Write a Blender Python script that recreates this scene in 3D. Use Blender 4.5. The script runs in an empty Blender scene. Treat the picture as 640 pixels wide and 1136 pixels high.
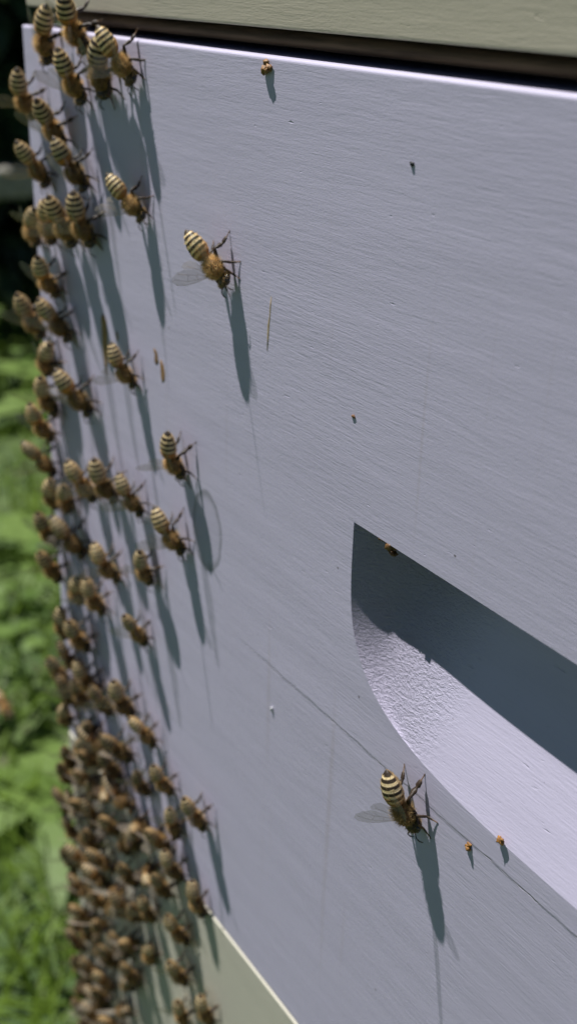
import bpy, bmesh, math, random
from mathutils import Vector, Matrix, noise
MM = 0.001
rad = math.radians
scene = bpy.context.scene
col = scene.collection

# ------------------------------------------------------------------ camera
# world frame: x runs right along the hive front, y runs into the hive, z is up.
# The lavender front board is the plane y = 0; the lens is level with its top edge.
cam_d = bpy.data.cameras.new('camera')
cam = bpy.data.objects.new('camera', cam_d)
col.objects.link(cam)
scene.camera = cam
ch = Vector((0.54699621, 0.37207764, -0.74990224))     # hive axes seen from the lens
cv = Vector((-0.02745555, 0.90328772, 0.42815592))
cn = Vector((0.83668473, -0.21361068, 0.50431056))
def cam_axis(i): return Vector((ch[i], cn[i], -cv[i]))
right, up, back = cam_axis(0), -cam_axis(1), -cam_axis(2)
M = Matrix((right, up, back)).transposed().to_4x4()
M.translation = Vector((0, -87.5 * MM, 0))
cam.matrix_world = M
cam_d.sensor_fit = 'VERTICAL'
cam_d.sensor_height = 36
cam_d.lens = 36 * 1247.56 / 1136
cam_d.clip_start = 0.005
cam_d.clip_end = 500
cam_d.dof.use_dof = True
cam_d.dof.focus_distance = 0.150
cam_d.dof.aperture_fstop = 22
cam_d.dof.aperture_blades = 0

# ------------------------------------------------------------------ light
SUN = Vector((1.57, 1.0, -4.2)).normalized()           # the way the light travels
to_sun = -SUN
elev = math.asin(to_sun.z)
w = bpy.data.worlds.new('World'); scene.world = w
w.use_nodes = True
nt = w.node_tree
sky = nt.nodes.new('ShaderNodeTexSky'); sky.sky_type = 'NISHITA'; sky.sun_disc = False
sky.sun_elevation = elev
sky.altitude = 1500; sky.air_density = 0.6; sky.dust_density = 0.0; sky.ozone_density = 1.0
sky.sun_rotation = math.atan2(to_sun.x, to_sun.y)
bg = nt.nodes['Background']; bg.inputs[1].default_value = 0.05
nt.links.new(sky.outputs[0], bg.inputs[0])
sd = bpy.data.lights.new('sun', 'SUN'); sd.energy = 5.0; sd.angle = rad(0.5); sd.color = (1.0, 0.98, 0.945)
so = bpy.data.objects.new('sun', sd); col.objects.link(so)
so.rotation_euler = SUN.to_track_quat('-Z', 'Y').to_euler()
so.location = to_sun * 5
scene.view_settings.view_transform = 'Standard'
scene.view_settings.look = 'None'
scene.view_settings.gamma = 1
scene.view_settings.use_curve_mapping = False
scene.view_settings.exposure = 0.40

# ------------------------------------------------------------------ material helpers
def new_mat(name):
    m = bpy.data.materials.new(name); m.use_nodes = True
    return m, m.node_tree, m.node_tree.nodes['Principled BSDF']
def N(nt, t, **kw):
    n = nt.nodes.new(t)
    for k, v in kw.items(): setattr(n, k, v)
    return n
def setin(n, **kw):
    for k, v in kw.items(): n.inputs[k.replace('_', ' ')].default_value = v
def coords(nt, scale, rot=(0, 0, 0), loc=(0, 0, 0)):
    tc = N(nt, 'ShaderNodeTexCoord'); mp = N(nt, 'ShaderNodeMapping')
    mp.inputs['Scale'].default_value = scale; mp.inputs['Rotation'].default_value = rot; mp.inputs['Location'].default_value = loc
    nt.links.new(tc.outputs['Object'], mp.inputs['Vector'])
    return mp.outputs[0]
def noise_tex(nt, vec, scale=1.0, detail=3.0, rough=0.55, dist=0.0):
    n = N(nt, 'ShaderNodeTexNoise'); n.inputs['Scale'].default_value = scale
    n.inputs['Detail'].default_value = detail; n.inputs['Roughness'].default_value = rough
    n.inputs['Distortion'].default_value = dist
    nt.links.new(vec, n.inputs['Vector'])
    return n.outputs['Fac']
def mth(nt, op, a, b=None, c=None, clamp=False):
    n = N(nt, 'ShaderNodeMath', operation=op); n.use_clamp = clamp
    for i, s in enumerate((a, b, c)):
        if s is None: continue
        if isinstance(s, (int, float)): n.inputs[i].default_value = s
        else: nt.links.new(s, n.inputs[i])
    return n.outputs[0]
def smooth(nt, v, a, b, lo=0.0, hi=1.0):
    n = N(nt, 'ShaderNodeMapRange', interpolation_type='SMOOTHSTEP')
    nt.links.new(v, n.inputs[0])
    for i, s in enumerate((a, b, lo, hi)): n.inputs[i + 1].default_value = s
    return n.outputs[0]
def mixc(nt, fac, a, b):
    n = N(nt, 'ShaderNodeMix', data_type='RGBA')
    if isinstance(fac, (int, float)): n.inputs[0].default_value = fac
    else: nt.links.new(fac, n.inputs[0])
    for i, s in ((6, a), (7, b)):
        if isinstance(s, tuple): n.inputs[i].default_value = (*s, 1) if len(s) == 3 else s
        else: nt.links.new(s, n.inputs[i])
    return n.outputs[2]
def bump(nt, height, dist, strength=1.0, prev=None):
    n = N(nt, 'ShaderNodeBump'); n.inputs['Distance'].default_value = dist; n.inputs['Strength'].default_value = strength
    nt.links.new(height, n.inputs['Height'])
    if prev is not None: nt.links.new(prev, n.inputs['Normal'])
    return n.outputs[0]

def paint_material(name, base, dark, lavender=False, handhold=False, relief=1.0):
    """brushed house paint over sawn wood, grain along x"""
    m, nt, p = new_mat(name)
    tc = N(nt, 'ShaderNodeTexCoord'); sep = N(nt, 'ShaderNodeSeparateXYZ')
    nt.links.new(tc.outputs['Object'], sep.inputs[0])
    X, Y, Z = sep.outputs
    warp = noise_tex(nt, coords(nt, (14, 14, 30)), 1, 2)
    strokes = noise_tex(nt, coords(nt, (240, 900, 3300), (0, rad(1.5), 0)), 1, 4, 0.66, 0.25)
    strokes2 = noise_tex(nt, coords(nt, (120, 400, 1150), (0, rad(-1.2), 0), (3, 1, 7)), 1, 4, 0.6, 0.5)
    fine = noise_tex(nt, coords(nt, (1500, 1500, 3800)), 1, 2, 0.6)
    broad = noise_tex(nt, coords(nt, (22, 100, 190)), 1, 3, 0.5)
    nicks = noise_tex(nt, coords(nt, (330, 900, 1300), (0, 0, 0), (9, 4, 2)), 1, 2, 0.5)
    nick = smooth(nt, nicks, 0.69, 0.80)
    patch = smooth(nt, warp, 0.35, 0.68)
    h = mth(nt, 'MULTIPLY', strokes, mth(nt, 'MULTIPLY_ADD', patch, 0.75, 0.35))
    h = mth(nt, 'MULTIPLY_ADD', strokes2, 0.6, h)
    h = mth(nt, 'MULTIPLY_ADD', fine, 0.34, h)
    h = mth(nt, 'MULTIPLY_ADD', nick, -1.1, h)
    hb = mth(nt, 'MULTIPLY', broad, 1.0)
    c = mixc(nt, smooth(nt, broad, 0.3, 0.75), base, tuple(b * 0.95 for b in base))
    c = mixc(nt, smooth(nt, strokes, 0.55, 0.8, 0, 0.38 if not lavender and not handhold else 0.25), c, dark)
    c = mixc(nt, mth(nt, 'MULTIPLY', nick, 0.35), c, dark)
    # tiny pinholes and specks
    vor = N(nt, 'ShaderNodeTexVoronoi'); vor.inputs['Scale'].default_value = 120
    vor.inputs['Randomness'].default_value = 1
    nt.links.new(coords(nt, (1, 1, 1.3)), vor.inputs['Vector'])
    speck = smooth(nt, vor.outputs['Distance'], 0.035, 0.02)
    sel = N(nt, 'ShaderNodeSeparateColor'); nt.links.new(vor.outputs['Color'], sel.inputs[0])
    speck = mth(nt, 'MULTIPLY', speck, mth(nt, 'GREATER_THAN', sel.outputs[0], 0.6))
    if lavender:
        # long drying crack along the grain, stepped where the flakes have lifted
        wob = noise_tex(nt, coords(nt, (120, 0, 0)), 1, 4, 0.6)
        zc = mth(nt, 'MULTIPLY_ADD', wob, 0.0013, -0.1053)
        dz = mth(nt, 'ABSOLUTE', mth(nt, 'SUBTRACT', Z, zc))
        brk = noise_tex(nt, coords(nt, (170, 0, 0), (0, 0, 0), (31, 0, 0)), 1, 3, 0.7)
        wid = smooth(nt, brk, 0.40, 0.66, 0.000002, 0.00016)
        crack = smooth(nt, mth(nt, 'DIVIDE', dz, wid), 1.3, 0.5)
        rng = mth(nt, 'MULTIPLY', smooth(nt, X, -0.150, -0.128), smooth(nt, X, -0.058, -0.066))
        crack = mth(nt, 'MULTIPLY', crack, rng)
        lip = mth(nt, 'MULTIPLY', mth(nt, 'MULTIPLY', smooth(nt, mth(nt, 'SUBTRACT', Z, zc), -0.0003, 0.0003), rng), smooth(nt, Z, -0.0975, -0.1045))
        c = mixc(nt, mth(nt, 'MULTIPLY', crack, 0.34), c, (0.12, 0.12, 0.13))
        # dried water ring
        ex = mth(nt, 'DIVIDE', mth(nt, 'ADD', X, 0.1557), 0.0052)
        ez = mth(nt, 'DIVIDE', mth(nt, 'ADD', Z, 0.0885), 0.0078)
        wv = noise_tex(nt, coords(nt, (260, 0, 260)), 1, 2)
        er = mth(nt, 'SQRT', mth(nt, 'ADD', mth(nt, 'MULTIPLY', ex, ex), mth(nt, 'MULTIPLY', ez, ez)))
        er = mth(nt, 'MULTIPLY_ADD', wv, 0.25, er)
        inside = smooth(nt, er, 1.16, 1.10)
        ring = mth(nt, 'MULTIPLY', inside, smooth(nt, er, 0.86, 1.1))
        c = mixc(nt, mth(nt, 'MULTIPLY_ADD', ring, 0.6, mth(nt, 'MULTIPLY', inside, 0.17)), c, (0.2, 0.2, 0.24))
        # thin run-off stains down the board
        st = noise_tex(nt, coords(nt, (420, 0, 12), (0, 0, 0), (5, 0, 0)), 1, 2, 0.5)
        c = mixc(nt, smooth(nt, st, 0.64, 0.78, 0, 0.22), c, (0.34, 0.28, 0.26))
    c = mixc(nt, mth(nt, 'MULTIPLY', speck, 0.75), c, (0.07, 0.055, 0.045))
    nt.links.new(c, p.inputs['Base Color'])
    p.inputs['Roughness'].default_value = 0.72 if handhold else 0.55
    p.inputs['Specular IOR Level'].default_value = 0.08 if handhold else 0.35
    nrm = bump(nt, hb, 0.00007 * relief)
    nrm = bump(nt, h, 0.000052 * relief, prev=nrm)
    if lavender:
        nrm = bump(nt, mth(nt, 'MULTIPLY_ADD', crack, -1.0, mth(nt, 'MULTIPLY', lip, 0.35)), 0.00016, prev=nrm)
    if handhold:
        # router chatter: coarse torn grain under the paint, strongest at the end of the cut
        rough_end = smooth(nt, mth(nt, 'MULTIPLY_ADD', Z, -0.25, X), -0.066, -0.088)
        tear = noise_tex(nt, coords(nt, (1300, 1300, 2500), (0, rad(12), 0)), 1, 4, 0.72, 0.0)
        nrm = bump(nt, mth(nt, 'MULTIPLY', mth(nt, 'POWER', tear, 1.5), rough_end), 0.0012, prev=nrm)
    nt.links.new(nrm, p.inputs['Normal'])
    return m

LAV, LAVD = (0.500, 0.468, 0.600), (0.33, 0.31, 0.40)
m_lav = paint_material('lavender_paint', LAV, LAVD, lavender=True)
m_hand = paint_material('lavender_paint_in_cut', LAV, LAVD, handhold=True)
m_green = paint_material('pale_green_paint', (0.445, 0.405, 0.318), (0.20, 0.18, 0.13), relief=1.1)

m_green_low = paint_material('paler_green_paint', (0.53, 0.505, 0.42), (0.26, 0.24, 0.19), relief=1.1)

def simple_mat(name, colr, rough=0.6, spec=0.3, nscale=None, amount=0.3, bumpd=None, stretch=(1, 1, 1)):
    m, nt, p = new_mat(name)
    p.inputs['Roughness'].default_value = rough; p.inputs['Specular IOR Level'].default_value = spec
    if nscale:
        f = noise_tex(nt, coords(nt, tuple(nscale * s for s in stretch)), 1, 4, 0.6)
        c = mixc(nt, smooth(nt, f, 0.3, 0.7), colr, tuple(x * (1 - amount) for x in colr))
        nt.links.new(c, p.inputs['Base Color'])
        if bumpd: nt.links.new(bump(nt, f, bumpd), p.inputs['Normal'])
    else: p.inputs['Base Color'].default_value = (*colr, 1)
    return m
m_rawwood = simple_mat('weathered_wood', (0.12, 0.085, 0.05), 0.8, 0.2, 300, 0.6, 0.0002, (0.2, 1, 4))
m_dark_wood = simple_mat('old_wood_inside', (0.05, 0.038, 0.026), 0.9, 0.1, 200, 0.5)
m_rail = simple_mat('silvered_timber', (0.36, 0.34, 0.29), 0.8, 0.2, 30, 0.4, 0.002, (0.3, 4, 4))
m_lid = simple_mat('galvanised_lid', (0.5, 0.52, 0.53), 0.45, 0.5, 40, 0.2)

# ------------------------------------------------------------------ object helpers
def mesh_obj(name, me, parent=None, label=None, cat=None, group=None, kind=None):
    o = bpy.data.objects.new(name, me); col.objects.link(o)
    if parent: o.parent = parent
    tag(o, label, cat, group, kind); return o
def tag(o, label=None, cat=None, group=None, kind=None):
    for k, v in (('label', label), ('category', cat), ('group', group), ('kind', kind)):
        if v: o[k] = v
def empty(name, loc=(0, 0, 0), label=None, cat=None, group=None):
    o = bpy.data.objects.new(name, None); col.objects.link(o); o.location = loc
    o.empty_display_size = 0.01
    tag(o, label, cat, group); return o
def bm_mesh(bm, name, mats, smooth_shade=False):
    me = bpy.data.meshes.new(name); bm.to_mesh(me); bm.free()
    for m in mats: me.materials.append(m)
    if smooth_shade: me.polygons.foreach_set('use_smooth', [True] * len(me.polygons))
    return me
def box_bm(x0, x1, y0, y1, z0, z1, bev=0.0):
    bm = bmesh.new()
    bmesh.ops.create_cube(bm, size=1)
    for v in bm.verts:
        v.co = Vector((x0 + (v.co.x + .5) * (x1 - x0), y0 + (v.co.y + .5) * (y1 - y0), z0 + (v.co.z + .5) * (z1 - z0)))
    if bev > 0:
        bmesh.ops.bevel(bm, geom=bm.edges[:], offset=bev, segments=3, profile=0.6, affect='EDGES')
    return bm
def box(name, x0, x1, y0, y1, z0, z1, mat, parent=None, bev=0.0, **kw):
    return mesh_obj(name, bm_mesh(box_bm(x0, x1, y0, y1, z0, z1, bev), name, [mat], False), parent, **kw)

# ------------------------------------------------------------------ the hive
XL, XR = -0.2285, 0.1270          # eight-frame box, 355 mm wide, corner at the left
DEPTH, T = 0.505, 0.019
Z_LT, Z_LB = -0.0095, -0.1775     # lavender box, 168 mm tall
Z_UT, Z_UB = 0.1620, -0.0061      # pale green box above
Z_GT, Z_GB = -0.1776, -0.4210     # pale green box below
Y_U, Y_G = 0.0012, -0.0003        # neighbours are not quite flush

def shell(parent, yf, zb, zt, mat, front=True):
    if front: box('front_board', XL, XR, yf, yf + T, zb, zt, mat, parent, 0.0004)
    box('side_board', XL + .0004, XL + T, yf + T + .0003, yf + DEPTH - T, zb + .0003, zt - .0003, mat, parent, 0.0008)
    box('side_board', XR - T, XR - .0004, yf + T + .0003, yf + DEPTH - T, zb + .0003, zt - .0003, mat, parent, 0.0008)
    box('back_board', XL, XR, yf + DEPTH - T + .0003, yf + DEPTH, zb, zt, mat, parent, 0.0004)

lower = empty('hive_box', (0, 0, 0), 'pale green wooden hive box at the bottom, under the lavender box, bees massed on it', 'hive box', 'stacked hive boxes')
shell(lower, Y_G, Z_GB, Z_GT, m_green_low)
upper = empty('hive_box', (0, 0, 0), 'pale green wooden hive box on top, above the dark gap', 'hive box', 'stacked hive boxes')
shell(upper, Y_U, Z_UB, Z_UT, m_green)
lav = empty('hive_box', (0, 0, 0), 'lavender painted wooden hive box in the middle with a routed handhold', 'hive box', 'stacked hive boxes')
shell(lav, 0.0, Z_LB, Z_LT, m_lav, front=False)

# lavender front board with a hole for the handhold, then the routed hollow itself
HC, HT = -0.0495, -0.0690         # centre x and top z of the hand hold
HW, HH, HD = 0.0640, 0.0318, 0.0095
NB = 96
def sup(th):
    c, s = math.cos(th), math.sin(th)
    r = (abs(c) ** 4.0 + abs(s) ** 4.0) ** -0.25
    return c * r, s * r
rim = [(HC - HW * sup(math.pi * i / NB)[0], HT - HH * sup(math.pi * i / NB)[1]) for i in range(NB + 1)]   # left tip, down, right tip
def board_with_cut():
    bm = bmesh.new()
    b = 0.0005
    x0, x1, z0, z1 = XL + b, XR - b, Z_LB + b, Z_LT - b
    rv = [bm.verts.new((x, 0, z)) for x, z in rim]
    tl, tr = bm.verts.new((x0, 0, z1)), bm.verts.new((x1, 0, z1))
    bl, br = bm.verts.new((x0, 0, z0)), bm.verts.new((x1, 0, z0))
    ml, mr = bm.verts.new((x0, 0, HT)), bm.verts.new((x1, 0, HT))
    top = [bm.verts.new((rim[0][0] + (rim[-1][0] - rim[0][0]) * i / 24, 0, HT)) for i in range(1, 24)]
    bm.faces.new([ml] + [rv[0]] + top + [rv[-1], mr, tr, tl])
    q = NB // 2
    bm.faces.new([ml, bl] + [rv[i] for i in range(q, -1, -1)])
    bm.faces.new([bl, br, mr] + [rv[i] for i in range(NB, q - 1, -1)])
    # rounded outer edges and the rest of the plank
    ring = [tl, ml, bl, br, mr, tr]
    def edge_ring(off, y):
        out = []
        for v in ring:
            x = v.co.x + (-off if v.co.x < HC else off)
            z = v.co.z + (off if v in (tl, tr) else -off if v in (bl, br) else 0)
            out.append(bm.verts.new((x, y, z)))
        return out
    prev = ring
    for k in range(1, 5):
        a = k / 4 * math.pi / 2
        cur = edge_ring(b * math.sin(a), b * (1 - math.cos(a)))
        for i in range(6): bm.faces.new([prev[i], cur[i], cur[(i + 1) % 6], prev[(i + 1) % 6]])
        prev = cur
    cur = edge_ring(b, T)
    for i in range(6): bm.faces.new([prev[i], cur[i], cur[(i + 1) % 6], prev[(i + 1) % 6]])
    bm.faces.new(list(reversed(cur)))
    bmesh.ops.recalc_face_normals(bm, faces=bm.faces[:])
    return bm_mesh(bm, 'front_board', [m_lav])
fb = mesh_obj('front_board', board_with_cut(), lav)
def handhold():
    bm = bmesh.new()
    NR = 40
    def depth(rho, th):
        sx, sz = sup(th)
        t = sz * rho                                           # 0 at the ledge, 1 at the lower rim
        X_ = abs(sx * rho); w_ = min(1.0, max(0.0, (X_ - .70) / .25)); w_ = w_ * w_ * (3 - 2 * w_)
        slope = HD * (w_ * (1 - t) + (1 - w_) * max(0.0, max(0.0, 1 - X_ ** 4) ** .25 - t))
        half = HW * max(0.0, 1 - t ** 4) ** .25
        e = max(0.0, half - abs(HW * sx * rho))                # distance from the end of the cut
        endw = 0.9 * e
        k = 0.25 * min(slope, endw) + 1e-7
        return max(0.0, 0.5 * (slope + endw - math.sqrt((slope - endw) ** 2 + k * k)))
    rows = []
    rhos = [1 - (j / NR) ** 1.5 for j in range(NR + 1)]
    for j, rho in enumerate(rhos):
        row = []
        for i in range(NB + 1):
            th = math.pi * i / NB
            sx, sz = sup(th)
            row.append(bm.verts.new((HC - HW * sx * rho, depth(rho, th) if j else 0.0, HT - HH * sz * rho)))
        rows.append(row)
    for j in range(NR):
        for i in range(NB): bm.faces.new([rows[j][i], rows[j + 1][i], rows[j + 1][i + 1], rows[j][i + 1]])
    for f in bm.faces: f.smooth = True
    # the ledge along the top, facing down
    line = [rows[j][0] for j in range(NR + 1)] + [rows[j][-1] for j in range(NR - 1, -1, -1)]
    xs = [v.co.copy() for v in line]
    lo = [bm.verts.new(c) for c in xs]
    hi = [bm.verts.new((c.x, 0.0, HT)) for c in xs]
    for i in range(len(xs) - 1):
        if xs[i].y > 1e-6 or xs[i + 1].y > 1e-6:
            try: bm.faces.new([hi[i], hi[i + 1], lo[i + 1], lo[i]])
            except ValueError: pass
    bmesh.ops.remove_doubles(bm, verts=hi, dist=1e-7)
    bmesh.ops.recalc_face_normals(bm, faces=bm.faces[:])
    return bm_mesh(bm, 'handhold', [m_hand])
hh = mesh_obj('handhold', handhold(), lav)

# rounded brown strip showing in the gap above the lavender box
sp = empty('spacer_frame', (0, 0, 0), 'weathered brown wooden spacer recessed in the dark gap between the boxes', 'spacer')
def rod(x0, x1, yc, zc, ry, rz, seg=14):
    bm = bmesh.new(); rings = []
    n = 40
    for i in range(n + 1):
        x = x0 + (x1 - x0) * i / n
        dz = 0.00018 * noise.noise((x * 60, 1, 0)); dy = 0.0003 * noise.noise((x * 45, 9, 0))
        rings.append([bm.verts.new((x, yc + dy + ry * math.cos(2 * math.pi * k / seg), zc + dz + rz * math.sin(2 * math.pi * k / seg))) for k in range(seg)])
    for a, b in zip(rings, rings[1:]):
        for k in range(seg): bm.faces.new([a[k], a[(k + 1) % seg], b[(k + 1) % seg], b[k]])
    bm.faces.new(rings[0]); bm.faces.new(rings[-1])
    bmesh.ops.recalc_face_normals(bm, faces=bm.faces[:])
    return bm
mesh_obj('front_rail', bm_mesh(rod(XL + .002, XR - .002, .0066, -0.0075, .0034, .0012), 'front_rail', [m_rawwood], True), sp)
box('side_rail', XL + .003, XL + .012, .0105, DEPTH - .012, -0.0094, -0.0062, m_dark_wood, sp)
box('side_rail', XR - .012, XR - .003, .0105, DEPTH - .012, -0.0094, -0.0062, m_dark_wood, sp)
box('back_rail', XL + .003, XR - .003, DEPTH - .011, DEPTH - .004, -0.0094, -0.0062, m_dark_wood, sp)
box('sheet', XL + .0125, XR - .0125, .0105, DEPTH - .013, -0.0072, -0.0064, m_dark_wood, sp)

lid = empty('hive_roof', (0, 0, 0), 'flat metal covered roof on top of the hive', 'hive roof')
box('top_sheet', XL - .012, XR + .012, Y_U - .012, Y_U + DEPTH + .012, Z_UT + .0003, Z_UT + .012, m_lid, lid, .002)
GROUND = -0.50
bb = empty('hive_floor', (0, 0, 0), 'wooden floor under the lowest hive box', 'hive floor')
box('floor_board', XL - .005, XR + .005, Y_G - .05, Y_G + DEPTH + .005, Z_GB - .022, Z_GB - .0003, m_rawwood, bb, .002)
box('runner', XL + .01, XL + .06, Y_G - .02, Y_G + DEPTH - .02, GROUND - .01, Z_GB - .0223, m_rawwood, bb, .002)
box('runner', XR - .06, XR - .01, Y_G - .02, Y_G + DEPTH - .02, GROUND - .01, Z_GB - .0223, m_rawwood, bb, .002)

# ------------------------------------------------------------------ bees
def bee_mat(name, rough, spec, bumpy):
    m, nt, p = new_mat(name)
    a = N(nt, 'ShaderNodeAttribute', attribute_name='col')
    inf = N(nt, 'ShaderNodeObjectInfo')
    f = noise_tex(nt, coords(nt, (2600,) * 3), 1, 3, 0.6)
    c = mixc(nt, smooth(nt, f, 0.45, 0.75, 0, 0.4), a.outputs['Color'], (0.05, 0.032, 0.018))
    hsv = N(nt, 'ShaderNodeHueSaturation')
    nt.links.new(c, hsv.inputs['Color'])
    nt.links.new(mth(nt, 'MULTIPLY_ADD', inf.outputs['Random'], 0.5, 0.72), hsv.inputs['Value'])
    nt.links.new(hsv.outputs[0], p.inputs['Base Color'])
    p.inputs['Roughness'].default_value = rough; p.inputs['Specular IOR Level'].default_value = spec
    if bumpy: nt.links.new(bump(nt, f, 0.00006), p.inputs['Normal'])
    return m
m_body = bee_mat('bee_cuticle', 0.5, 0.35, True)
m_hair = bee_mat('bee_hair', 0.65, 0.2, False)
def add_translucent(m, fac):
    nt = m.node_tree; p = nt.nodes['Principled BSDF']
    tl = N(nt, 'ShaderNodeBsdfTranslucent'); mx = N(nt, 'ShaderNodeMixShader'); mx.inputs[0].default_value = fac
    nt.links.new(p.inputs['Base Color'].links[0].from_socket, tl.inputs[0])
    out = [n for n in nt.nodes if n.type == 'OUTPUT_MATERIAL'][0]
    nt.links.new(p.outputs[0], mx.inputs[1]); nt.links.new(tl.outputs[0], mx.inputs[2]); nt.links.new(mx.outputs[0], out.inputs[0])
add_translucent(m_hair, 0.45)
m_eye = simple_mat('bee_eye', (0.012, 0.009, 0.008), 0.25, 0.5)
def wing_mat():
    m, nt, p = new_mat('bee_wing')
    p.inputs['Base Color'].default_value = (0.55, 0.48, 0.40, 1); p.inputs['Roughness'].default_value = 0.35
    tr = N(nt, 'ShaderNodeBsdfTransparent'); tr.inputs[0].default_value = (0.93, 0.92, 0.90, 1)
    mx = N(nt, 'ShaderNodeMixShader'); mx.inputs[0].default_value = 0.27
    out = [n for n in nt.nodes if n.type == 'OUTPUT_MATERIAL'][0]
    nt.links.new(tr.outputs[0], mx.inputs[1]); nt.links.new(p.outputs[0], mx.inputs[2]); nt.links.new(mx.outputs[0], out.inputs[0])
    return m
m_wing = wing_mat()
m_vein = simple_mat('bee_wing_vein', (0.30, 0.21, 0.12), 0.5, 0.3)

DARK, CREAM, AMBER, BROWN = (0.028, 0.018, 0.011), (0.84, 0.67, 0.39), (0.62, 0.25, 0.05), (0.10, 0.062, 0.03)
GOLD, TAN = (0.78, 0.54, 0.24), (0.42, 0.27, 0.12)
def lerp(a, b, t): return tuple(x + (y - x) * t for x, y in zip(a, b))
def interp(tab, s):
    for (a, x), (b, y) in zip(tab, tab[1:]):
        if s <= b: return x + (y - x) * (s - a) / (b - a)
    return tab[-1][1]
ABD = [(0, .4), (.05, .95), (.13, 1.45), (.26, 1.75), (.42, 1.83), (.58, 1.72), (.72, 1.44), (.84, 1.02), (.93, .58), (.98, .25), (1, .05)]
SEGB = [0, .20, .36, .52, .67, .81, 1.0]

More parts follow.
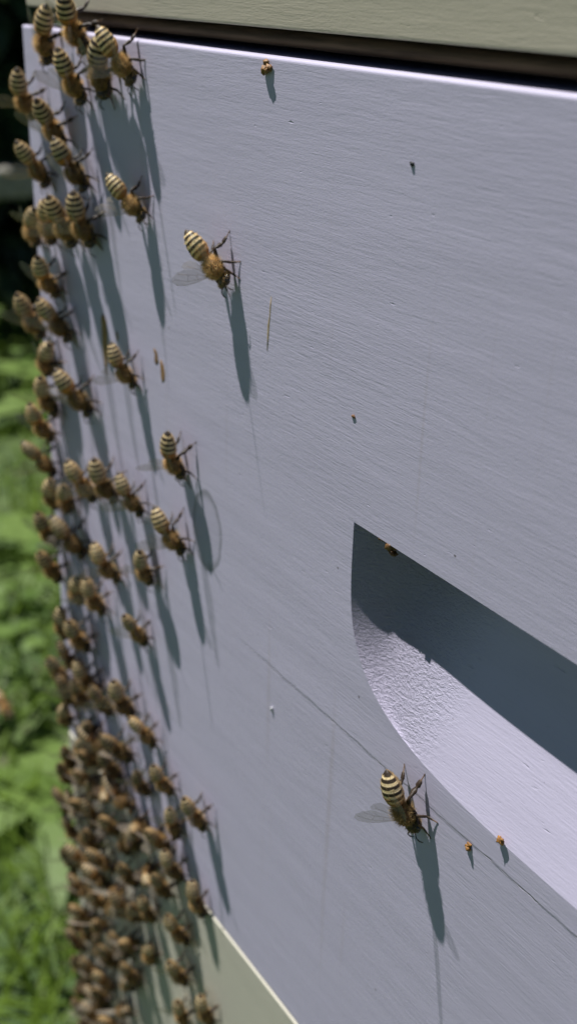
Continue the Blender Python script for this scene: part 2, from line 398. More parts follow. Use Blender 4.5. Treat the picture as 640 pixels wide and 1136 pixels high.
def make_bee_meshes(seed, alpha=40, beta=18, height=3.6, curl=-14, feet=None, wings='up', orange=False, tone=0.0):
    """one bee standing on the plane z = 0, facing +x, in millimetres"""
    rnd = random.Random(seed)
    cream, gold = lerp(CREAM, BROWN, tone), lerp(GOLD, BROWN, tone * .8)
    bm = bmesh.new()
    cl = bm.verts.layers.float_color.new('col')
    F = Vector((math.cos(rad(beta)), 0, -math.sin(rad(beta))))
    Tc = Vector((0, 0, height))
    def U(t): return Vector((-t.z, 0, t.x)) if t.x >= 0 else Vector((t.z, 0, -t.x))
    rings = []      # centre, tangent(forward), ry, rz, kind, s
    # abdomen from its tip to the waist
    nA, LA = 46, 7.0
    P = Tc - F * 2.15
    pts = [P]
    for i in range(nA):
        a = rad(alpha + curl * (i / nA - 0.25))
        pts.append(pts[-1] + Vector((-math.cos(a), 0, math.sin(a))) * LA / nA)
    for i in range(nA, 0, -1):
        s = i / nA
        t = (pts[i - 1] - pts[i]).normalized()
        r = interp(ABD, s)
        for b0, b1 in zip(SEGB, SEGB[1:]):
            if b0 <= s <= b1: f = (s - b0) / (b1 - b0); break
        r *= (0.965 + 0.05 * f) * (1 - .25 * min(tone, .4))
        rings.append((pts[i], t, r * 1.12, r * 1.05, 'a', s))
    for a, r in [(-2.0, .5), (-1.85, .85), (-1.6, 1.2), (-1.2, 1.48), (-.7, 1.66), (-.1, 1.75), (.5, 1.68), (1.0, 1.5), (1.4, 1.22), (1.75, .9), (2.0, .62), (2.15, .5)]:
        rings.append((Tc + F * a, F, r * 1.02, r * .98, 't', a))
    hb = rad(beta + 26)
    Hd = Vector((math.cos(hb), 0, -math.sin(hb)))
    Hs = Tc + F * 2.15
    for b, ry, rz in [(.15, .8, .75), (.3, 1.35, 1.2), (.55, 1.75, 1.55), (.9, 1.88, 1.62), (1.25, 1.7, 1.45), (1.55, 1.3, 1.15), (1.8, .85, .8), (2.05, .4, .35), (2.12, .08, .08)]:
        rings.append((Hs + Hd * b, Hd, ry, rz, 'h', b))
    SEG = 20
    vr = []
    for c, t, ry, rz, kind, s in rings:
        u = U(t); row = []
        for k in range(SEG):
            a = 2 * math.pi * k / SEG
            y, z = math.cos(a), math.sin(a)
            off = 0.0
            if kind == 'h' and z > 0.3: off = 0.12 * z * rz
            v = bm.verts.new(c + Vector((0, 1, 0)) * y * ry + u * (z * rz + off))
            if kind == 'a':
                for n, (b0, b1) in enumerate(zip(SEGB, SEGB[1:])):
                    if b0 <= s <= b1: f = (s - b0) / (b1 - b0); break
                wob = 0.05 * math.sin(3 * a + n) + rnd.uniform(-.03, .03)
                if n == 0: cc = lerp(BROWN, AMBER, .35)
                elif n == 1: cc = AMBER if (orange and f < .75) else (lerp(cream, AMBER, .45) if f + wob < .5 else BROWN)
                elif n == 5: cc = cream if f + wob < .28 else DARK
                else: cc = cream if f + wob < .39 else DARK
                if z < -.55: cc = lerp(cc, TAN, .65)
            elif kind == 't': cc = lerp(BROWN, TAN, .2)
            else: cc = lerp(DARK, BROWN, .45)
            v[cl] = (*cc, 1); row.append(v)
        vr.append(row)
    for r0, r1 in zip(vr, vr[1:]):
        for k in range(SEG): bm.faces.new([r0[k], r0[(k + 1) % SEG], r1[(k + 1) % SEG], r1[k]])
    bm.faces.new(vr[0]); bm.faces.new(vr[-1])
    def tube(path, seg=6):
        prev = None
        for i, (c, ra, rb, cc) in enumerate(path):
            a = path[max(0, i - 1)][0]; b = path[min(len(path) - 1, i + 1)][0]
            t = (b - a).normalized()
            n = t.cross(Vector((0, 0, 1)));
            if n.length < 1e-3: n = Vector((0, 1, 0))
            n.normalize(); m = n.cross(t)
            row = []
            for k in range(seg):
                an = 2 * math.pi * k / seg
                v = bm.verts.new(c + n * math.cos(an) * ra + m * math.sin(an) * rb); v[cl] = (*cc, 1); row.append(v)
            if prev:
                for k in range(seg): bm.faces.new([prev[k], prev[(k + 1) % seg], row[(k + 1) % seg], row[k]])
            else: bm.faces.new(row)
            prev = row
        bm.faces.new(prev)
    LEG, LEG2 = (0.032, 0.019, 0.011), (0.13, 0.07, 0.026)
    feet = feet or {}
    uT = U(F)
    for side in (-1, 1):
        for kind, a0, fx, fy in (('f', 1.25, 4.3, 2.6), ('m', .1, 1.0, 4.8), ('h', -1.1, -5.6, 3.4)):
            hip = Tc + F * a0 - uT * 1.45 + Vector((0, side * .85, 0))
            fx += rnd.uniform(-.7, .7); fy += rnd.uniform(-.5, .5)
            if (kind, side) in feet: fx, fy = feet[(kind, side)]
            foot = Vector((fx, side * fy, .09))
            flat = Vector((hip.x - foot.x, hip.y - foot.y, 0))
            flat = flat / max(flat.length, .01)
            tl = 2.2 if kind != 'h' else 2.6
            ank = foot + flat * tl * .8 + Vector((0, 0, tl * (.38 if kind != 'h' else .55)))
            mid = (hip + ank) * .5
            out = Vector((0, side, 0)) if kind != 'h' else Vector((-.3, side, 0))
            lift = 1.15 if kind == 'f' else 1.2 if kind == 'm' else 1.5
            knee = mid + out * (.8 if kind != 'h' else .7) + Vector((0, 0, lift))
            w = 1.0 if kind != 'h' else 1.25
            wt = 1.0 if kind != 'h' else 2.3; fl = 1.0 if kind != 'h' else 1.7
            cT = LEG2 if kind == 'f' else LEG
            tube([(hip, .38 * w, .38 * w, LEG), (hip.lerp(knee, .45), .40 * w, .36 * w, LEG), (knee, .25 * w, .25 * w, LEG),
                  (knee.lerp(ank, .15), .27 * w, .25, cT), (knee.lerp(ank, .7), .31 * wt, .26 * fl, cT), (ank, .24 * w, .22, cT),
                  (ank.lerp(foot, .12), .25 * wt, .18 * fl, LEG), (ank.lerp(foot, .5), .20 * wt, .15 * fl, LEG), (ank.lerp(foot, .62), .11, .11, LEG2),
                  (foot, .10, .09, LEG2), (foot + Vector((-flat.x * .35, -flat.y * .35, -.04)), .12, .05, LEG)])
        # antenna
        b0 = Hs + Hd * 1.25 + U(Hd) * 1.2 + Vector((0, side * .4, 0))
        b1 = b0 + Vector((.85, side * (.75 + rnd.uniform(-.2, .3)), .55))
        b2 = b1 + Vector((1.1, side * rnd.uniform(.1, .6), -1.3 + rnd.uniform(-.2, .5)))
        tube([(b0, .13, .13, DARK), (b1, .11, .11, DARK), (b1.lerp(b2, .5) + Vector((.15, 0, .1)), .13, .13, DARK), (b2, .09, .09, DARK)], 5)
    bmesh.ops.recalc_face_normals(bm, faces=bm.faces[:])
    for f in bm.faces: f.smooth = True
    bmesh.ops.scale(bm, vec=(MM,) * 3, verts=bm.verts[:])
    body = bm_mesh(bm, 'body', [m_body])
    # hair
    hv, hf, hc = [], [], []
    def tuft(p, n, L, wd, cc):
        s = n.cross(Vector((rnd.uniform(-1, 1), rnd.uniform(-1, 1), rnd.uniform(-1, 1)))).normalized() * wd * .5
        i = len(hv); hv.extend([p - s, p + s, p + n * L]); hf.append((i, i + 1, i + 2)); hc.extend([cc] * 3)
    cand = {'t': [r for r in rings if r[4] == 't'], 'a': [r for r in rings if r[4] == 'a'], 'h': [r for r in rings if r[4] == 'h'][1:6]}
    for kind, cnt, L in (('t', 3600, 1.25), ('h', 700, .65), ('a', 2400, .55)):
        rs = cand[kind]
        for _ in range(cnt):
            x = rnd.random() * (len(rs) - 1); i = int(x); f = x - i
            r0, r1 = rs[i], rs[i + 1]
            c = r0[0].lerp(r1[0], f); t = r0[1]; u = U(t); a = rnd.uniform(0, 2 * math.pi)
            ry = r0[2] + (r1[2] - r0[2]) * f; rz = r0[3] + (r1[3] - r0[3]) * f; s = r0[5] + (r1[5] - r0[5]) * f
            nn = (Vector((0, 1, 0)) * math.cos(a) + u * math.sin(a)).normalized()
            p = c + Vector((0, 1, 0)) * math.cos(a) * ry + u * math.sin(a) * rz - nn * .05
            d = (nn - t * rnd.uniform(.2, .7) + Vector((rnd.uniform(-.3, .3), rnd.uniform(-.3, .3), rnd.uniform(-.3, .3)))).normalized()
            if kind == 'a':
                for n, (b0, b1) in enumerate(zip(SEGB, SEGB[1:])):
                    if b0 <= s <= b1: ff = (s - b0) / (b1 - b0); break
                if not (n <= 1 or ff < .34 or rnd.random() < .05): continue
                cc = lerp(cream, gold, rnd.random() * .7) if n > 1 else lerp(gold, AMBER, .3)
                d = (d - t * .8).normalized(); LL = L * rnd.uniform(.5, 1.0) * (.6 if s > .8 else 1)
            else:
                cc = lerp(gold, cream if rnd.random() < .35 else TAN, rnd.random() * .8); LL = L * rnd.uniform(.35, 1.15)
            tuft(p, d, LL, .075, cc)
    me = bpy.data.meshes.new('hair'); me.from_pydata([v * MM for v in hv], [], hf)
    at = me.attributes.new('col', 'FLOAT_COLOR', 'POINT')
    at.data.foreach_set('color', [x for c in hc for x in (*c, 1)])
    me.materials.append(m_hair)
    # eyes
    eyes = []
    for side in (-1, 1):
        eb = bmesh.new(); bmesh.ops.create_uvsphere(eb, u_segments=12, v_segments=8, radius=1)
        uH = U(Hd); c = Hs + Hd * .95 + Vector((0, side * 1.38, 0)) + uH * .22
        for v in eb.verts:
            q = v.co.copy(); v.co = (c + Vector((0, 1, 0)) * q.y * .55 + Hd * q.x * .62 + uH * q.z * 1.15) * MM
        eyes.append(bm_mesh(eb, 'eye', [m_eye], True))
    # wings: fore and hind wing hooked together
    fore = [(0, 0), (1.2, .35), (3.5, .75), (6, .9), (8.0, .55), (8.9, -.25), (8.7, -1.1), (7.4, -1.95), (5.6, -2.35), (3.6, -2.05), (1.6, -1.1), (.4, -.35)]
    hind = [(.3, -.5), (1.8, -1.25), (3.7, -2.12), (5.6, -2.45), (6.1, -2.9), (5.4, -3.6), (4.0, -3.9), (2.4, -3.3), (1.0, -1.9)]
    veins = [[(0, 0), (3.5, .6), (6, .78), (8, .45)], [(.3, -.1), (3, .1), (5.5, 0), (8.3, -.7)], [(.3, -.2), (2.6, -.8), (5.2, -1.2), (7.2, -1.7)], [(2.8, .15), (2.9, -.8)], [(5.2, .05), (4.9, -1.15)], [(.5, -.7), (3, -2.2), (5, -2.9)]]
    wm = []
    A = (pts[8] - pts[0]).normalized()
    for side in (-1, 1):
        root = Tc + F * .55 + uT * 1.45 + Vector((0, side * 1.15, 0))
        j = rnd.uniform(-.12, .12)
        if wings == 'up' and side < 0: e1 = Vector((-.12 + j, -.30 + j, .95)); e2 = Vector((.8, -.55, .1))
        elif wings == 'up': e1 = Vector((-.82, .36 + j, .45)); e2 = Vector((.4, .85, .0))
        elif wings == 'out': e1 = Vector((-.55 + j, side * .72, .42)); e2 = Vector((.75, side * .5, .15))
        elif wings == 'mixed': e1 = Vector((-.35, side * .45, .8)) if side < 0 else Vector((-.75, .5, .45)); e2 = Vector((.8, side * .4, .1))
        else: e1 = (A * 1.0 + Vector((0, side * .26, .0)) + U(-A if A.x < 0 else A) * .20); e2 = Vector((.25, side * .95, .1))
        e1.normalize(); e2 = (e2 - e1 * e2.dot(e1)).normalized(); nn = e1.cross(e2)
        wb = bmesh.new()
        def W(p, lift=0.0):
            x, y = p; z = .22 * math.sin(x / 9 * math.pi) - .05 * y * y + .05 * math.sin(y * 4 + x) * .4
            return (root + (e1 * x + e2 * y) * .92 + nn * (z + lift)) * MM
        for poly, lift in ((fore, 0), (hind, -.05)):
            cx = sum(p[0] for p in poly) / len(poly); cy = sum(p[1] for p in poly) / len(poly)
            o1 = [wb.verts.new(W(p, lift)) for p in poly]
            o2 = [wb.verts.new(W((cx + (p[0] - cx) * .55, cy + (p[1] - cy) * .55), lift)) for p in poly]
            ct = wb.verts.new(W((cx, cy), lift))
            for i in range(len(poly)):
                k = (i + 1) % len(poly)
                wb.faces.new([o1[i], o1[k], o2[k], o2[i]]); wb.faces.new([o2[i], o2[k], ct])
        for vn in veins:
            for p, q in zip(vn, vn[1:]):
                d = Vector((q[0] - p[0], q[1] - p[1])).normalized(); s = Vector((-d.y, d.x)) * .028
                fc = wb.faces.new([wb.verts.new(W((p[0] - s.x, p[1] - s.y), .03)), wb.verts.new(W((q[0] - s.x, q[1] - s.y), .03)),
                                   wb.verts.new(W((q[0] + s.x, q[1] + s.y), .03)), wb.verts.new(W((p[0] + s.x, p[1] + s.y), .03))])
                fc.material_index = 1
        me_w = bm_mesh(wb, 'wing', [m_wing, m_vein]); wm.append(me_w)
    return dict(body=body, hair=me, eyes=eyes, wings=wm)

VAR = {}
def variant(key, **kw):
    VAR[key] = make_bee_meshes(**kw)
for i in range(4):
    variant(('steep', i), seed=10 + i, alpha=30 + 5 * (i % 3), beta=27 + 4 * (i % 2), wings=['up', 'mixed', 'up', 'out'][i], orange=(i == 3))
for i in range(4):
    variant(('mid', i), seed=20 + i, alpha=15 + 6 * (i % 3), beta=30 + 6 * (i % 2), wings=['up', 'out', 'mixed', 'up'][i], orange=(i == 1))
for i in range(4):
    variant(('low', i), seed=30 + i, alpha=4 + 6 * (i % 3), beta=16 + 6 * (i % 2), height=3.2, wings=['folded', 'folded', 'mixed', 'folded'][i], orange=(i == 2))
for i in range(8):
    variant(('clu', i), seed=60 + i, alpha=[8, 22, 36, 14, 30, 2, 44, 18][i], beta=[22, 32, 30, 36, 26, 18, 34, 28][i], height=3.4, wings=['folded', 'up', 'folded', 'mixed'][i % 4], orange=(i in (2, 5)), tone=[.35, .5, .2, .6, .4, .7, .3, .55][i])
variant('A', seed=41, alpha=15, beta=32, wings='up', feet={('h', -1): (-6.8, 2.4), ('h', 1): (-6.6, 2.9), ('m', 1): (1.2, 4.6)})
variant('B', seed=42, alpha=26, beta=24, wings='up', feet={('h', 1): (-4.8, 4.6), ('h', -1): (-6.4, 1.8)})
variant('C', seed=43, alpha=10, beta=36, wings='up', orange=True, feet={('h', 1): (-6.6, 3.4)})
variant('D', seed=44, alpha=28, beta=28, wings='mixed')
variant('E', seed=45, alpha=16, beta=34, wings='up', feet={('h', 1): (-6.6, 3.2)})

def surface_y(vmm):
    if vmm < 6.1: return Y_U
    if vmm < 177.5: return 0.0
    return Y_G
used = {}
def place_bee(x, v, ang, key, label, scale=1.0, group='honey bees on the hive front', lift=0.0, tilt=0.0, roll=0.0):
    """x, v: thorax position on the front in mm (v down); ang: heading from straight down towards the right"""
    g = VAR[key]
    r = empty('honey_bee', (x * MM, surface_y(v) - lift, -v * MM), label, 'bee', group)
    a = rad(ang)
    fwd = Vector((math.sin(a), 0, -math.cos(a))); upv = Vector((0, -1, 0)); left = upv.cross(fwd)
    R = Matrix((fwd, left, upv)).transposed() @ Matrix.Rotation(rad(roll), 3, 'X')
    if tilt: R = R @ Matrix.Rotation(rad(tilt), 3, 'Y')
    r.rotation_euler = R.to_euler(); r.scale = (scale, scale, scale * (.87 if x > -185 else .97))
    mesh_obj('body', g['body'], r); mesh_obj('hair', g['hair'], r)
    for e in g['eyes']: mesh_obj('eye', e, r)
    for wv in g['wings']: mesh_obj('wing', wv, r)
    return r

BEES = [  # x, v, heading, variant, label
 (-94.6, 106.3, 18, 'A', 'sharply focused striped honey bee below the handhold, nearest the camera'),
 (-148.7, 40.2, 40, 'B', 'sharply focused honey bee with raised striped abdomen, alone on the upper lavender board'),
 (-163.0, 78.0, -8, 'C', 'honey bee with an orange band on its abdomen, just above the dried water ring'),
 (-176.9, 35.5, 38, 'D', 'honey bee up left of the lone sharply focused upper bee, casting one long shadow'),
 (-164.1, 93.5, 26, 'E', 'honey bee with steeply raised abdomen below the orange banded bee, shadow ending far below'),
 (-176.2, 106.1, -18, ('mid', 0), 'honey bee tucked against the left side of the bee below the orange banded bee'),
 (-210.4, 12.3, -30, ('low', 0), 'topmost blurred honey bee at the upper left corner of the lavender box'),
 (-195.2, 9.8, -25, ('mid', 1), 'blurred honey bee just right of the topmost bee, at the gap'),
 (-197.8, 18.3, -8, ('mid', 2), 'blurred honey bee below the two topmost bees, left of the overlapping pair'),
 (-186.6, 16.0, -30, ('low', 1), 'left bee of the overlapping pair near the top of the lavender board'),
 (-178.8, 13.6, 28, ('steep', 0), 'right bee of the overlapping pair near the top, with two long dark shadows beneath'),
 (-221.5, 23.2, -22, ('mid', 3), 'blurred honey bee sticking out furthest left against the black background'),
 (-207.7, 27.0, -22, ('steep', 1), 'blurred dark honey bee right of the one sticking out against black'),
 (-217.5, 35.6, 4, ('steep', 2), 'blurred honey bee on the left edge beside the pale timber rail'),
 (-198.7, 33.4, 6, ('steep', 3), 'blurred honey bee with orange abdomen right of the timber rail'),
 (-196.7, 43.0, -10, ('mid', 0), 'rightmost of four blurred bees in a row level with the lone long-shadowed bee'),
 (-205.1, 44.6, -8, ('steep', 0), 'third of four blurred bees in a row on the upper left edge'),
 (-214.6, 46.0, -30, ('low', 2), 'second of four blurred bees in a row on the upper left edge'),
 (-223.6, 48.8, -36, ('low', 3), 'leftmost of four blurred bees in a row on the upper left edge'),
 (-215.9, 57.5, -16, ('mid', 1), 'single blurred bee on the left edge below the row of four'),
 (-224.6, 68.2, -8, ('mid', 2), 'left bee of a blurred trio on the left edge, above the pale green leaves'),
 (-210.8, 65.4, 4, ('steep', 1), 'right bee of a blurred trio on the left edge, left of the brown drip'),
 (-221.0, 76.0, -40, ('low', 0), 'lowest bee of a blurred trio on the left edge'),
 (-181.9, 67.0, 14, ('mid', 3), 'honey bee standing below the brown drip on the lavender board'),
 (-219.8, 84.6, -20, ('mid', 0), 'blurred bee on the left edge, left of the small orange bee'),
 (-202.8, 78.6, 20, ('steep', 3), 'small orange bee seen end on, left below the bee under the brown drip'),
 (-224.6, 92.2, 0, ('mid', 1), 'blurred round bee on the left edge in front of the pale leaf'),
 (-225.2, 101.0, 30, ('steep', 2), 'blurred pale bee jutting left over the grass, mid height'),
 (-223.0, 108.6, -30, ('low', 1), 'dark blurred bee low under the pale jutting bee'),
 (-215.0, 106.4, -34, ('low', 2), 'dark bee in shadow on the left edge, left of the row of three'),
 (-202.5, 98.0, 12, ('mid', 2), 'left bee of the row of three in the middle of the left side'),
 (-191.5, 93.8, -4, ('mid', 3), 'middle bee of the row of three in the middle of the left side'),
 (-180.8, 92.8, 22, ('mid', 0), 'right bee of the row of three, nearest to the orange banded bee'),
 (-225.0, 118.6, -6, ('mid', 1), 'blurred bee on the left edge, top left of a tight bunch'),
 (-210.4, 114.8, 30, ('mid', 2), 'bee at the top right of the tight bunch on the left edge'),
 (-224.2, 128.0, -16, ('steep', 0), 'bee at the bottom left of the tight bunch on the left edge'),
 (-192.5, 113.0, 14, ('mid', 3), 'bee right of the tight bunch, its abdomen pointing up'),
 (-211.4, 128.0, -30, ('low', 3), 'bee hanging lowest in the tight bunch on the left edge'),
 (-180.6, 122.4, 6, ('steep', 1), 'bee alone with wings spread, low on the lavender board left of long leg shadows'),
 (-199.9, 124.6, -4, ('mid', 0), 'bee below the bee whose abdomen points up, beside the bunch'),
 (-222.0, 142.6, -16, ('low', 0), 'left bee of a close pair on the edge above the big cluster'),
 (-209.8, 139.6, -16, ('mid', 1), 'right bee of a close pair on the edge above the big cluster'),
 (-224.8, 157.0, -12, ('mid', 2), 'leftmost bee at the upper rim of the big cluster'),
 (-206.3, 149.4, 6, ('mid', 3), 'bee at the upper rim of the big cluster below the close pair'),
 (-224.0, 170.0, -30, ('low', 1), 'bee on the left edge just under the leftmost cluster rim bee'),
 (-186.9, 143.8, -2, ('mid', 0), 'dark bee beside the cluster rim, uppermost of three in a slanting line'),
 (-177.6, 146.2, 14, ('steep', 2), 'tan bee in the middle of three in a slanting line beside the cluster'),
 (-170.4, 154.0, 4, ('mid', 1), 'bee at the lower end of three in a slanting line beside the cluster'),
 (-155.7, 152.4, 2, ('mid', 2), 'rightmost bee beside the cluster on the lavender board, long shadow to its lower right'),
 (-166.6, 162.8, -10, ('low', 2), 'dark bee shaded by its neighbour, left of the rightmost cluster bee'),
 (-166.6, 174.5, 6, ('mid', 3), 'bee standing where the lavender board meets the lower green box, right of the cluster'),
 (-156.9, 176.2, 10, ('low', 3), 'bee at the lavender bottom edge casting its shadow on the green box'),
 (-179.8, 197.8, 0, ('mid', 0), 'bee on open pale green paint, upper left of the small group of six'),
 (-163.5, 190.4, 8, ('mid', 1), 'bee on pale green paint below the bee at the lavender bottom edge'),
 (-181.0, 212.6, -16, ('low', 0), 'dark bee on pale green paint, left in the small group of six'),
 (-164.0, 203.0, -4, ('mid', 2), 'bee on pale green paint in the middle of the small group of six'),
 (-153.0, 204.5, 2, ('low', 1), 'bee at the bottom of the picture furthest right on the green box'),
 (-163.8, 216.0, -8, ('low', 2), 'bee at the bottom of the picture, second from the right on the green box'),
]
rb = random.Random(5)
for x, v, a, k, lab in BEES: place_bee(x, v, a, k, lab, (rb.uniform(.74, .82) if x > -185 else rb.uniform(.82, .92)) if isinstance(k, tuple) else {'A': .85, 'B': .81, 'D': .77}.get(k, .82), roll=rb.uniform(-7, 7) if isinstance(k, tuple) else 0)
# the massed cluster
pos = [(b[0], b[1]) for b in BEES]
cl_n = 0
keys = [('clu', i) for i in range(8)]
tries = 0
while cl_n < 165 and tries < 40000:
    tries += 1
    x = rb.uniform(-226, -158); v = rb.uniform(150, 318)
    lim = -188 + 6 * math.sin(v * .07) - max(0, (172 - v)) * .9 + (8 if 165 < v < 190 else 0)
    if x > lim and rb.random() > .004: continue
    if abs(v - 177.5) < 2.5: continue
    if 186 < v < 252 and x > -206 and rb.random() > .012: continue
    if min(((x - px) / 5.9) ** 2 + ((v - pv) / 7.6) ** 2 for px, pv in pos) < 1: continue
    pos.append((x, v)); cl_n += 1
    if v < 177: lab, grp = 'honey bee in the upper cluster, crowded on the lower left of the lavender board', 'cluster bees on the lavender board'
    elif x < -208: lab, grp = 'honey bee of the lower cluster lining the left edge of the bottom green box', 'cluster bees along the left edge of the green box'
    else: lab, grp = 'honey bee packed inside the lower cluster on the bottom green box', 'cluster bees inside the mass on the green box'
    place_bee(x, v, rb.gauss(-4, 30), rb.choice(keys), lab, rb.uniform(.74, .86), grp, roll=rb.uniform(-9, 9))

# a bee in flight over the grass at the left
fly = place_bee(-268, 178, 60, 'D', 'blurred honey bee flying over the grass left of the hive', 1.0, 'honey bees in flight', 0.012, -20)
fly.location = (-0.352, 0.026, -0.255)

# ------------------------------------------------------------------ small marks stuck on the paint
def crumb(name, x, v, size, colr, label, cat, y=0.0, flat=0.8, seed=1):
    rn = random.Random(seed); bm = bmesh.new()
    bmesh.ops.create_icosphere(bm, subdivisions=2, radius=1)
    o = Vector((rn.random() * 50, 3, 7))
    for q in bm.verts:
        k = 1 + .45 * noise.noise(q.co * 1.6 + o)
        c = q.co * k
        q.co = Vector((c.x * size[0], c.y * size[0] * flat, c.z * size[1])) * MM
    m = bpy.data.materials.get(name + '_' + str(colr)) or simple_mat(name + '_' + str(colr), colr, 0.5, 0.4, 2500, 0.5, 0.0001)
    ob = mesh_obj(name, bm_mesh(bm, name, [m], True), None, label, cat)
    ob.location = (x * MM, y - size[0] * flat * .55 * MM, -v * MM)
    return ob
WAX = (0.42, 0.20, 0.05)
crumb('propolis_crumb', -106.3, 19.2, (.42, .3), (0.03, 0.03, 0.035), 'tiny black speck on the upper right of the lavender board', 'speck', flat=.4, seed=5)
crumb('propolis_crumb', -114.9, 53.6, (.45, .28), (0.22, 0.11, 0.05), 'tiny brown speck above the tip of the handhold', 'speck', flat=.3, seed=6)
crumb('paint_fleck', -133.2, 112.8, (.3, .5), (0.7, 0.7, 0.72), 'tiny white fleck left of the crack below the middle', 'fleck', flat=.8, seed=7)
# propolis smear in the top of the handhold: a ragged row of lumps in one mass
def lumps(name, items, colr, label, cat, seed):
    rn = random.Random(seed); bm = bmesh.new()
    for (x, y, v, r) in items:
        t = bmesh.ops.create_icosphere(bm, subdivisions=2, radius=1)['verts']
        o = Vector((rn.random() * 50, 3, 7))
        for q in t:
            c = q.co * (1 + .8 * noise.noise(q.co * 1.7 + o) + .35 * noise.noise(q.co * 4.1 + o))
            q.co = Vector((x + c.x * r * 1.3, y + c.y * r * .8, -v + c.z * r)) * MM
    m = simple_mat(name + '_mat', colr, 0.5, 0.4, 1500, 0.6, 0.0001)
    return mesh_obj(name, bm_mesh(bm, name, [m], True), None, label, cat)
lumps('propolis_smear', [(-105.6, 0.1, 69.5, .5), (-106.0, .5, 69.9, .45), (-105.2, .2, 70.2, .35), (-106.9, .3, 69.0, .34), (-107.7, .2, 69.05, .28), (-108.4, .2, 68.9, .26), (-109.3, .2, 68.95, .22), (-110.1, .25, 68.9, .18), (-104.8, .4, 69.3, .4), (-104.1, .3, 69.1, .25), (-105.3, .9, 70.6, .4), (-106.4, 1.2, 70.2, .4), (-107.4, 1.3, 69.8, .35), (-108.3, 1.2, 69.6, .3)], (0.20, 0.10, 0.035), 'brown propolis smear on the top edge inside the handhold tip', 'propolis', 3)
def clot(x, v, r, colr, label, seed):
    rn = random.Random(seed)
    return lumps('propolis_crumb', [(x + rn.uniform(-.7, .7) * r, -r * rn.uniform(.1, .9), v + rn.uniform(-.9, .9) * r, r * rn.uniform(.35, .62)) for _ in range(7)], colr, label, 'crumb', seed)
clot(-78.3, 99.9, .62, WAX, 'orange propolis crumb on the lower rim of the handhold', 2)
clot(-83.9, 105.4, .52, WAX, 'orange propolis crumb just under the handhold, right of the nearest bee', 3)
clot(-138.2, 10.8, .85, (0.33, 0.17, 0.06), 'brown crumb near the top edge of the lavender board', 4)
def drip(name, pts, colr, label, cat):
    """a dried run: a thin raised bead that follows pts (x, v, half width)"""
    bm = bmesh.new(); rows = []
    for i, (x, v, wd) in enumerate(pts):
        th = .025 + wd * .035
        rows.append([bm.verts.new((x * MM + wd * MM * math.cos(a), -.02 * MM - th * MM * math.sin(a), -v * MM)) for a in [math.pi * k / 6 for k in range(7)]])
    for a, b in zip(rows, rows[1:]):
        for k in range(6): bm.faces.new([a[k], a[k + 1], b[k + 1], b[k]])
    bm.faces.new(rows[0]); bm.faces.new(rows[-1])
    bmesh.ops.recalc_face_normals(bm, faces=bm.faces[:])
    m = simple_mat(name + '_' + label[:8], colr, 0.6, 0.3, 900, 0.45)
    return mesh_obj(name, bm_mesh(bm, name, [m], True), None, label, cat)
drip('dried_drip', [(-195.9, 59.2, .4), (-195.8, 60.2, 1.3), (-195.6, 63, 1.4), (-195.8, 66, 1.2), (-195.7, 69, .7), (-195.7, 71.5, .2)], (0.36, 0.22, 0.09), 'brown dried drip running down the lavender board above a bee', 'drip')
drip('dried_drip', [(-136.3, 42.0, .05), (-136.5, 43.5, .16), (-136.6, 45, .12), (-136.9, 46.5, .24), (-137.0, 48.5, .2), (-137.1, 50.4, .08)], (0.50, 0.37, 0.20), 'thin yellow dried drip right of the lone upper bee', 'drip')
drip('bee_dropping', [(-174.6, 60.2, .1), (-174.2, 60.6, .7), (-173.8, 61.4, .65), (-173.8, 62.6, .8), (-174.0, 63.1, .15)], (0.28, 0.17, 0.09), 'left curved brown dropping between the drip and the sharp upper bee', 'dropping')
drip('bee_dropping', [(-172.1, 61.6, .15), (-171.7, 62.4, .7), (-171.4, 63.8, .85), (-171.4, 65.2, .7), (-171.6, 65.7, .1)], (0.34, 0.20, 0.09), 'right brown dropping beside the curved one on the lavender board', 'dropping')
drip('bee_dropping', [(-190.2, 61.0, .1), (-190.0, 61.6, .5), (-189.9, 62.4, .5), (-190.0, 63.0, .1)], (0.30, 0.18, 0.10), 'small brown dropping beside the brown drip', 'dropping')

# ------------------------------------------------------------------ ground and plants
def ground_mat():
    m, nt, p = new_mat('soil_and_moss')
    f = noise_tex(nt, coords(nt, (9, 9, 9)), 1, 5, 0.6); f2 = noise_tex(nt, coords(nt, (80, 80, 80)), 1, 3)
    c = mixc(nt, smooth(nt, f, 0.35, 0.65), (0.040, 0.075, 0.018), (0.075, 0.115, 0.03))
    c = mixc(nt, smooth(nt, f2, 0.55, 0.75), c, (0.06, 0.045, 0.03))
    nt.links.new(c, p.inputs['Base Color']); p.inputs['Roughness'].default_value = 0.9
    return m
bm = bmesh.new()
bmesh.ops.create_grid(bm, x_segments=40, y_segments=40, size=150)
for q in bm.verts: q.co.z = GROUND
mesh_obj('ground', bm_mesh(bm, 'ground', [ground_mat()]), kind='structure')

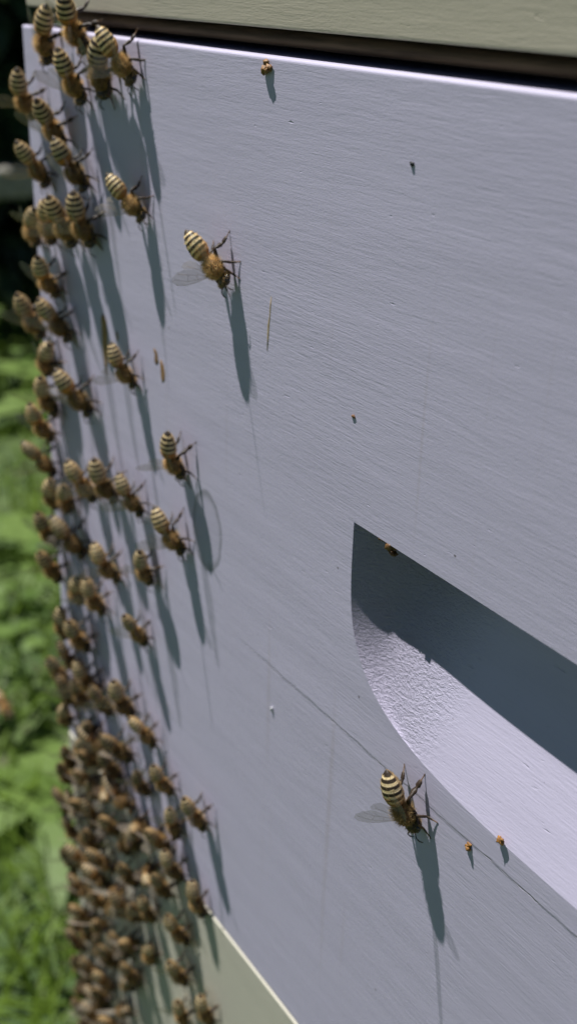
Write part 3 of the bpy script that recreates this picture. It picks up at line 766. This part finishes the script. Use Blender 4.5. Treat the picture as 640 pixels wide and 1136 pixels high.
def leaf_mat(name, c1, c2, trans=0.35):
    m, nt, p = new_mat(name)
    a = N(nt, 'ShaderNodeAttribute', attribute_name='rnd')
    c = mixc(nt, a.outputs['Fac'], c1, c2)
    nt.links.new(c, p.inputs['Base Color']); p.inputs['Roughness'].default_value = 0.5
    tl = N(nt, 'ShaderNodeBsdfTranslucent'); mx = N(nt, 'ShaderNodeMixShader'); mx.inputs[0].default_value = trans
    nt.links.new(c, tl.inputs[0])
    out = [n for n in nt.nodes if n.type == 'OUTPUT_MATERIAL'][0]
    nt.links.new(p.outputs[0], mx.inputs[1]); nt.links.new(tl.outputs[0], mx.inputs[2]); nt.links.new(mx.outputs[0], out.inputs[0])
    return m
m_grass = leaf_mat('grass_blades', (0.085, 0.155, 0.014), (0.19, 0.28, 0.035), 0.45)
m_leaf = leaf_mat('broad_leaves', (0.075, 0.145, 0.02), (0.17, 0.26, 0.06), 0.4)
m_shrub = leaf_mat('shrub_leaves', (0.018, 0.04, 0.012), (0.05, 0.09, 0.025), 0.2)
m_bark = simple_mat('bark', (0.09, 0.07, 0.05), 0.9, 0.1, 40, 0.5, 0.004)

class Soup:
    def __init__(s): s.v, s.f, s.r = [], [], []
    def strip(s, p, d, upv, L, wd, rv, bend=0.3, n=3, shape='blade'):
        side = d.cross(upv).normalized(); i0 = len(s.v)
        for k in range(n + 1):
            t = k / n
            c = p + d * L * t * (1 - .25 * bend * t) + upv * (-bend * L * t * t)
            w_ = wd * ((1 - t) ** .6 if shape == 'blade' else math.sin(math.pi * (.06 + .94 * t) ** .8) + .02) * .5
            s.v += [c - side * w_, c + side * w_]; s.r += [rv, rv]
        for k in range(n): a = i0 + 2 * k; s.f.append((a, a + 1, a + 3, a + 2))
    def mesh(s, name, mat):
        me = bpy.data.meshes.new(name); me.from_pydata(s.v, [], s.f)
        at = me.attributes.new('rnd', 'FLOAT', 'POINT'); at.data.foreach_set('value', s.r)
        me.materials.append(mat); return me
rg = random.Random(11)
gs = Soup()
def free(x, y): return not (XL - .02 < x < XR + .02 and -.02 < y < DEPTH + .02)
for _ in range(75000):
    x = -rg.uniform(0, 1) ** 1.4 * 4.2 + .6; y = rg.uniform(-1.6, 1.7)
    if not free(x, y): continue
    dens = noise.noise((x * 5, y * 5, 0)) * .5 + .5
    if rg.random() > .35 + dens: continue
    a = rg.uniform(0, 6.283); ln = rg.uniform(.2, .9)
    d = Vector((math.cos(a) * ln, math.sin(a) * ln, 1)).normalized()
    upv = Vector((-d.x * d.z, -d.y * d.z, 1 - d.z * d.z))
    upv = upv.normalized() if upv.length > 1e-4 else Vector((1, 0, 0))
    gs.strip(Vector((x, y, GROUND - .004)), d, upv, rg.uniform(.035, .10), rg.uniform(.0025, .005), min(1, max(0, dens * .6 + rg.uniform(-.1, .45))), rg.uniform(.1, .6))
mesh_obj('grass', gs.mesh('grass', m_grass), label='bright green grass blurred in the background left of the hive', kind='stuff')
cs = Soup()
for _ in range(15000):
    x = -rg.uniform(0, 1) ** 1.3 * 3.6 + .4; y = rg.uniform(-1.3, 1.4)
    if not free(x, y) or noise.noise((x * 3 + 9, y * 3, 4)) < -.1: continue
    z = GROUND + rg.uniform(.03, .10); a0 = rg.uniform(0, 6.283); rv = rg.random()
    for k in range(3):
        a = a0 + k * 2.094
        cs.strip(Vector((x, y, z)), Vector((math.cos(a), math.sin(a), rg.uniform(-.1, .3))).normalized(), Vector((0, 0, 1)), .011, .010, rv, .1, 3, 'leaf')
mesh_obj('clover', cs.mesh('clover', m_leaf), label='round leaved clover growing among the grass', kind='stuff')
def broad_plant(x, y, n, L, wd, label, seed, tint=0.5):
    rn = random.Random(seed)
    root = empty('broadleaf_plant', (x, y, GROUND), label, 'plant', 'broadleaf plants in the grass')
    for k in range(n):
        s = Soup(); a = k * 2.4 + rn.uniform(-.3, .3); el = rn.uniform(.5, 1.3)
        d = Vector((math.cos(a), math.sin(a), el)).normalized()
        upv = (Vector((0, 0, 1)) - d * d.z).normalized()
        s.strip(Vector((0, 0, 0)), d, upv, L * rn.uniform(.7, 1.1), wd * rn.uniform(.8, 1.15), min(1, max(0, tint + rn.uniform(-.3, .4))), rn.uniform(.4, .9), 7, 'leaf')
        mesh_obj('leaf', s.mesh('leaf', m_leaf), root)
broad_plant(-.86, .30, 9, .20, .055, 'pale broadleaf plant against the left edge of the hive at mid height', 1, .9)
broad_plant(-1.25, .46, 10, .20, .06, 'broadleaf plant further back below the dark shrubs', 2, .9)
broad_plant(-.58, .13, 8, .12, .035, 'small broadleaf plant low at the left of the picture', 3, .7)
broad_plant(-1.62, .66, 11, .24, .07, 'tall broadleaf plant at the foot of the dark shrubs', 4, .8)
def shrub(x, y, rx, ry, h, n, label, seed):
    rn = random.Random(seed)
    root = empty('shrub', (x, y, GROUND), label, 'shrub', 'dark shrubs behind the grass')
    bmt = bmesh.new()
    for k in range(7):
        a = rn.uniform(0, 6.283); ln = rn.uniform(.15, .5); prev = None
        for j in range(6):
            t = j / 5; c = Vector((math.cos(a) * ln * t * rx * 1.2, math.sin(a) * ln * t * ry * 1.2, h * .8 * t)); r = .03 * (1 - .75 * t)
            row = [bmt.verts.new(c + Vector((math.cos(q), math.sin(q), 0)) * r) for q in [i * 6.283 / 6 for i in range(6)]]
            if prev:
                for i in range(6): bmt.faces.new([prev[i], prev[(i + 1) % 6], row[(i + 1) % 6], row[i]])
            prev = row
    mesh_obj('trunk', bm_mesh(bmt, 'trunk', [m_bark], True), root)
    s = Soup()
    lobes = [(Vector((rn.uniform(-.6, .6) * rx, rn.uniform(-.6, .6) * ry, rn.uniform(.15, .85) * h)), rn.uniform(.35, .6)) for _ in range(16)]
    for _ in range(n):
        c, r = rn.choice(lobes)
        d = Vector((rn.gauss(0, 1), rn.gauss(0, 1), rn.gauss(0, 1))).normalized()
        p = c + Vector((d.x * rx, d.y * ry, d.z * h * .45)) * r * rn.uniform(.55, 1.0) ** .6
        if p.z < .03: p.z = rn.uniform(.02, .25)
        dd = (d + Vector((rn.uniform(-.8, .8), rn.uniform(-.8, .8), rn.uniform(-.9, .3)))).normalized()
        uu = Vector((0, 0, 1)) - dd * dd.z
        uu = uu.normalized() if uu.length > .05 else Vector((1, 0, 0))
        s.strip(p, dd, uu, rn.uniform(.05, .10), rn.uniform(.025, .05), rn.random(), .3, 3, 'leaf')
    mesh_obj('crown', s.mesh('crown', m_shrub), root)
shrub(-2.3, .80, .8, .75, 1.9, 11000, 'dense dark shrub nearest the hive edge behind the grass', 1)
shrub(-3.6, 2.2, .9, .9, 2.2, 9000, 'dense dark shrub behind the hive, half hidden by it', 2)
shrub(-3.4, -.4, .8, .8, 1.9, 9000, 'dense dark shrub to the left of the others', 3)
rl = empty('low_fence', (-1.46, .45, GROUND), 'low silvered timber rail blurred in the dark at the upper left', 'fence')
box('rail', -.020, .020, -.55, .75, .232, .270, m_rail, rl, .006)
box('post', -.062, -.022, -.40, -.36, -.05, .285, m_rail, rl, .004)
box('post', -.062, -.022, .60, .64, -.05, .285, m_rail, rl, .004)
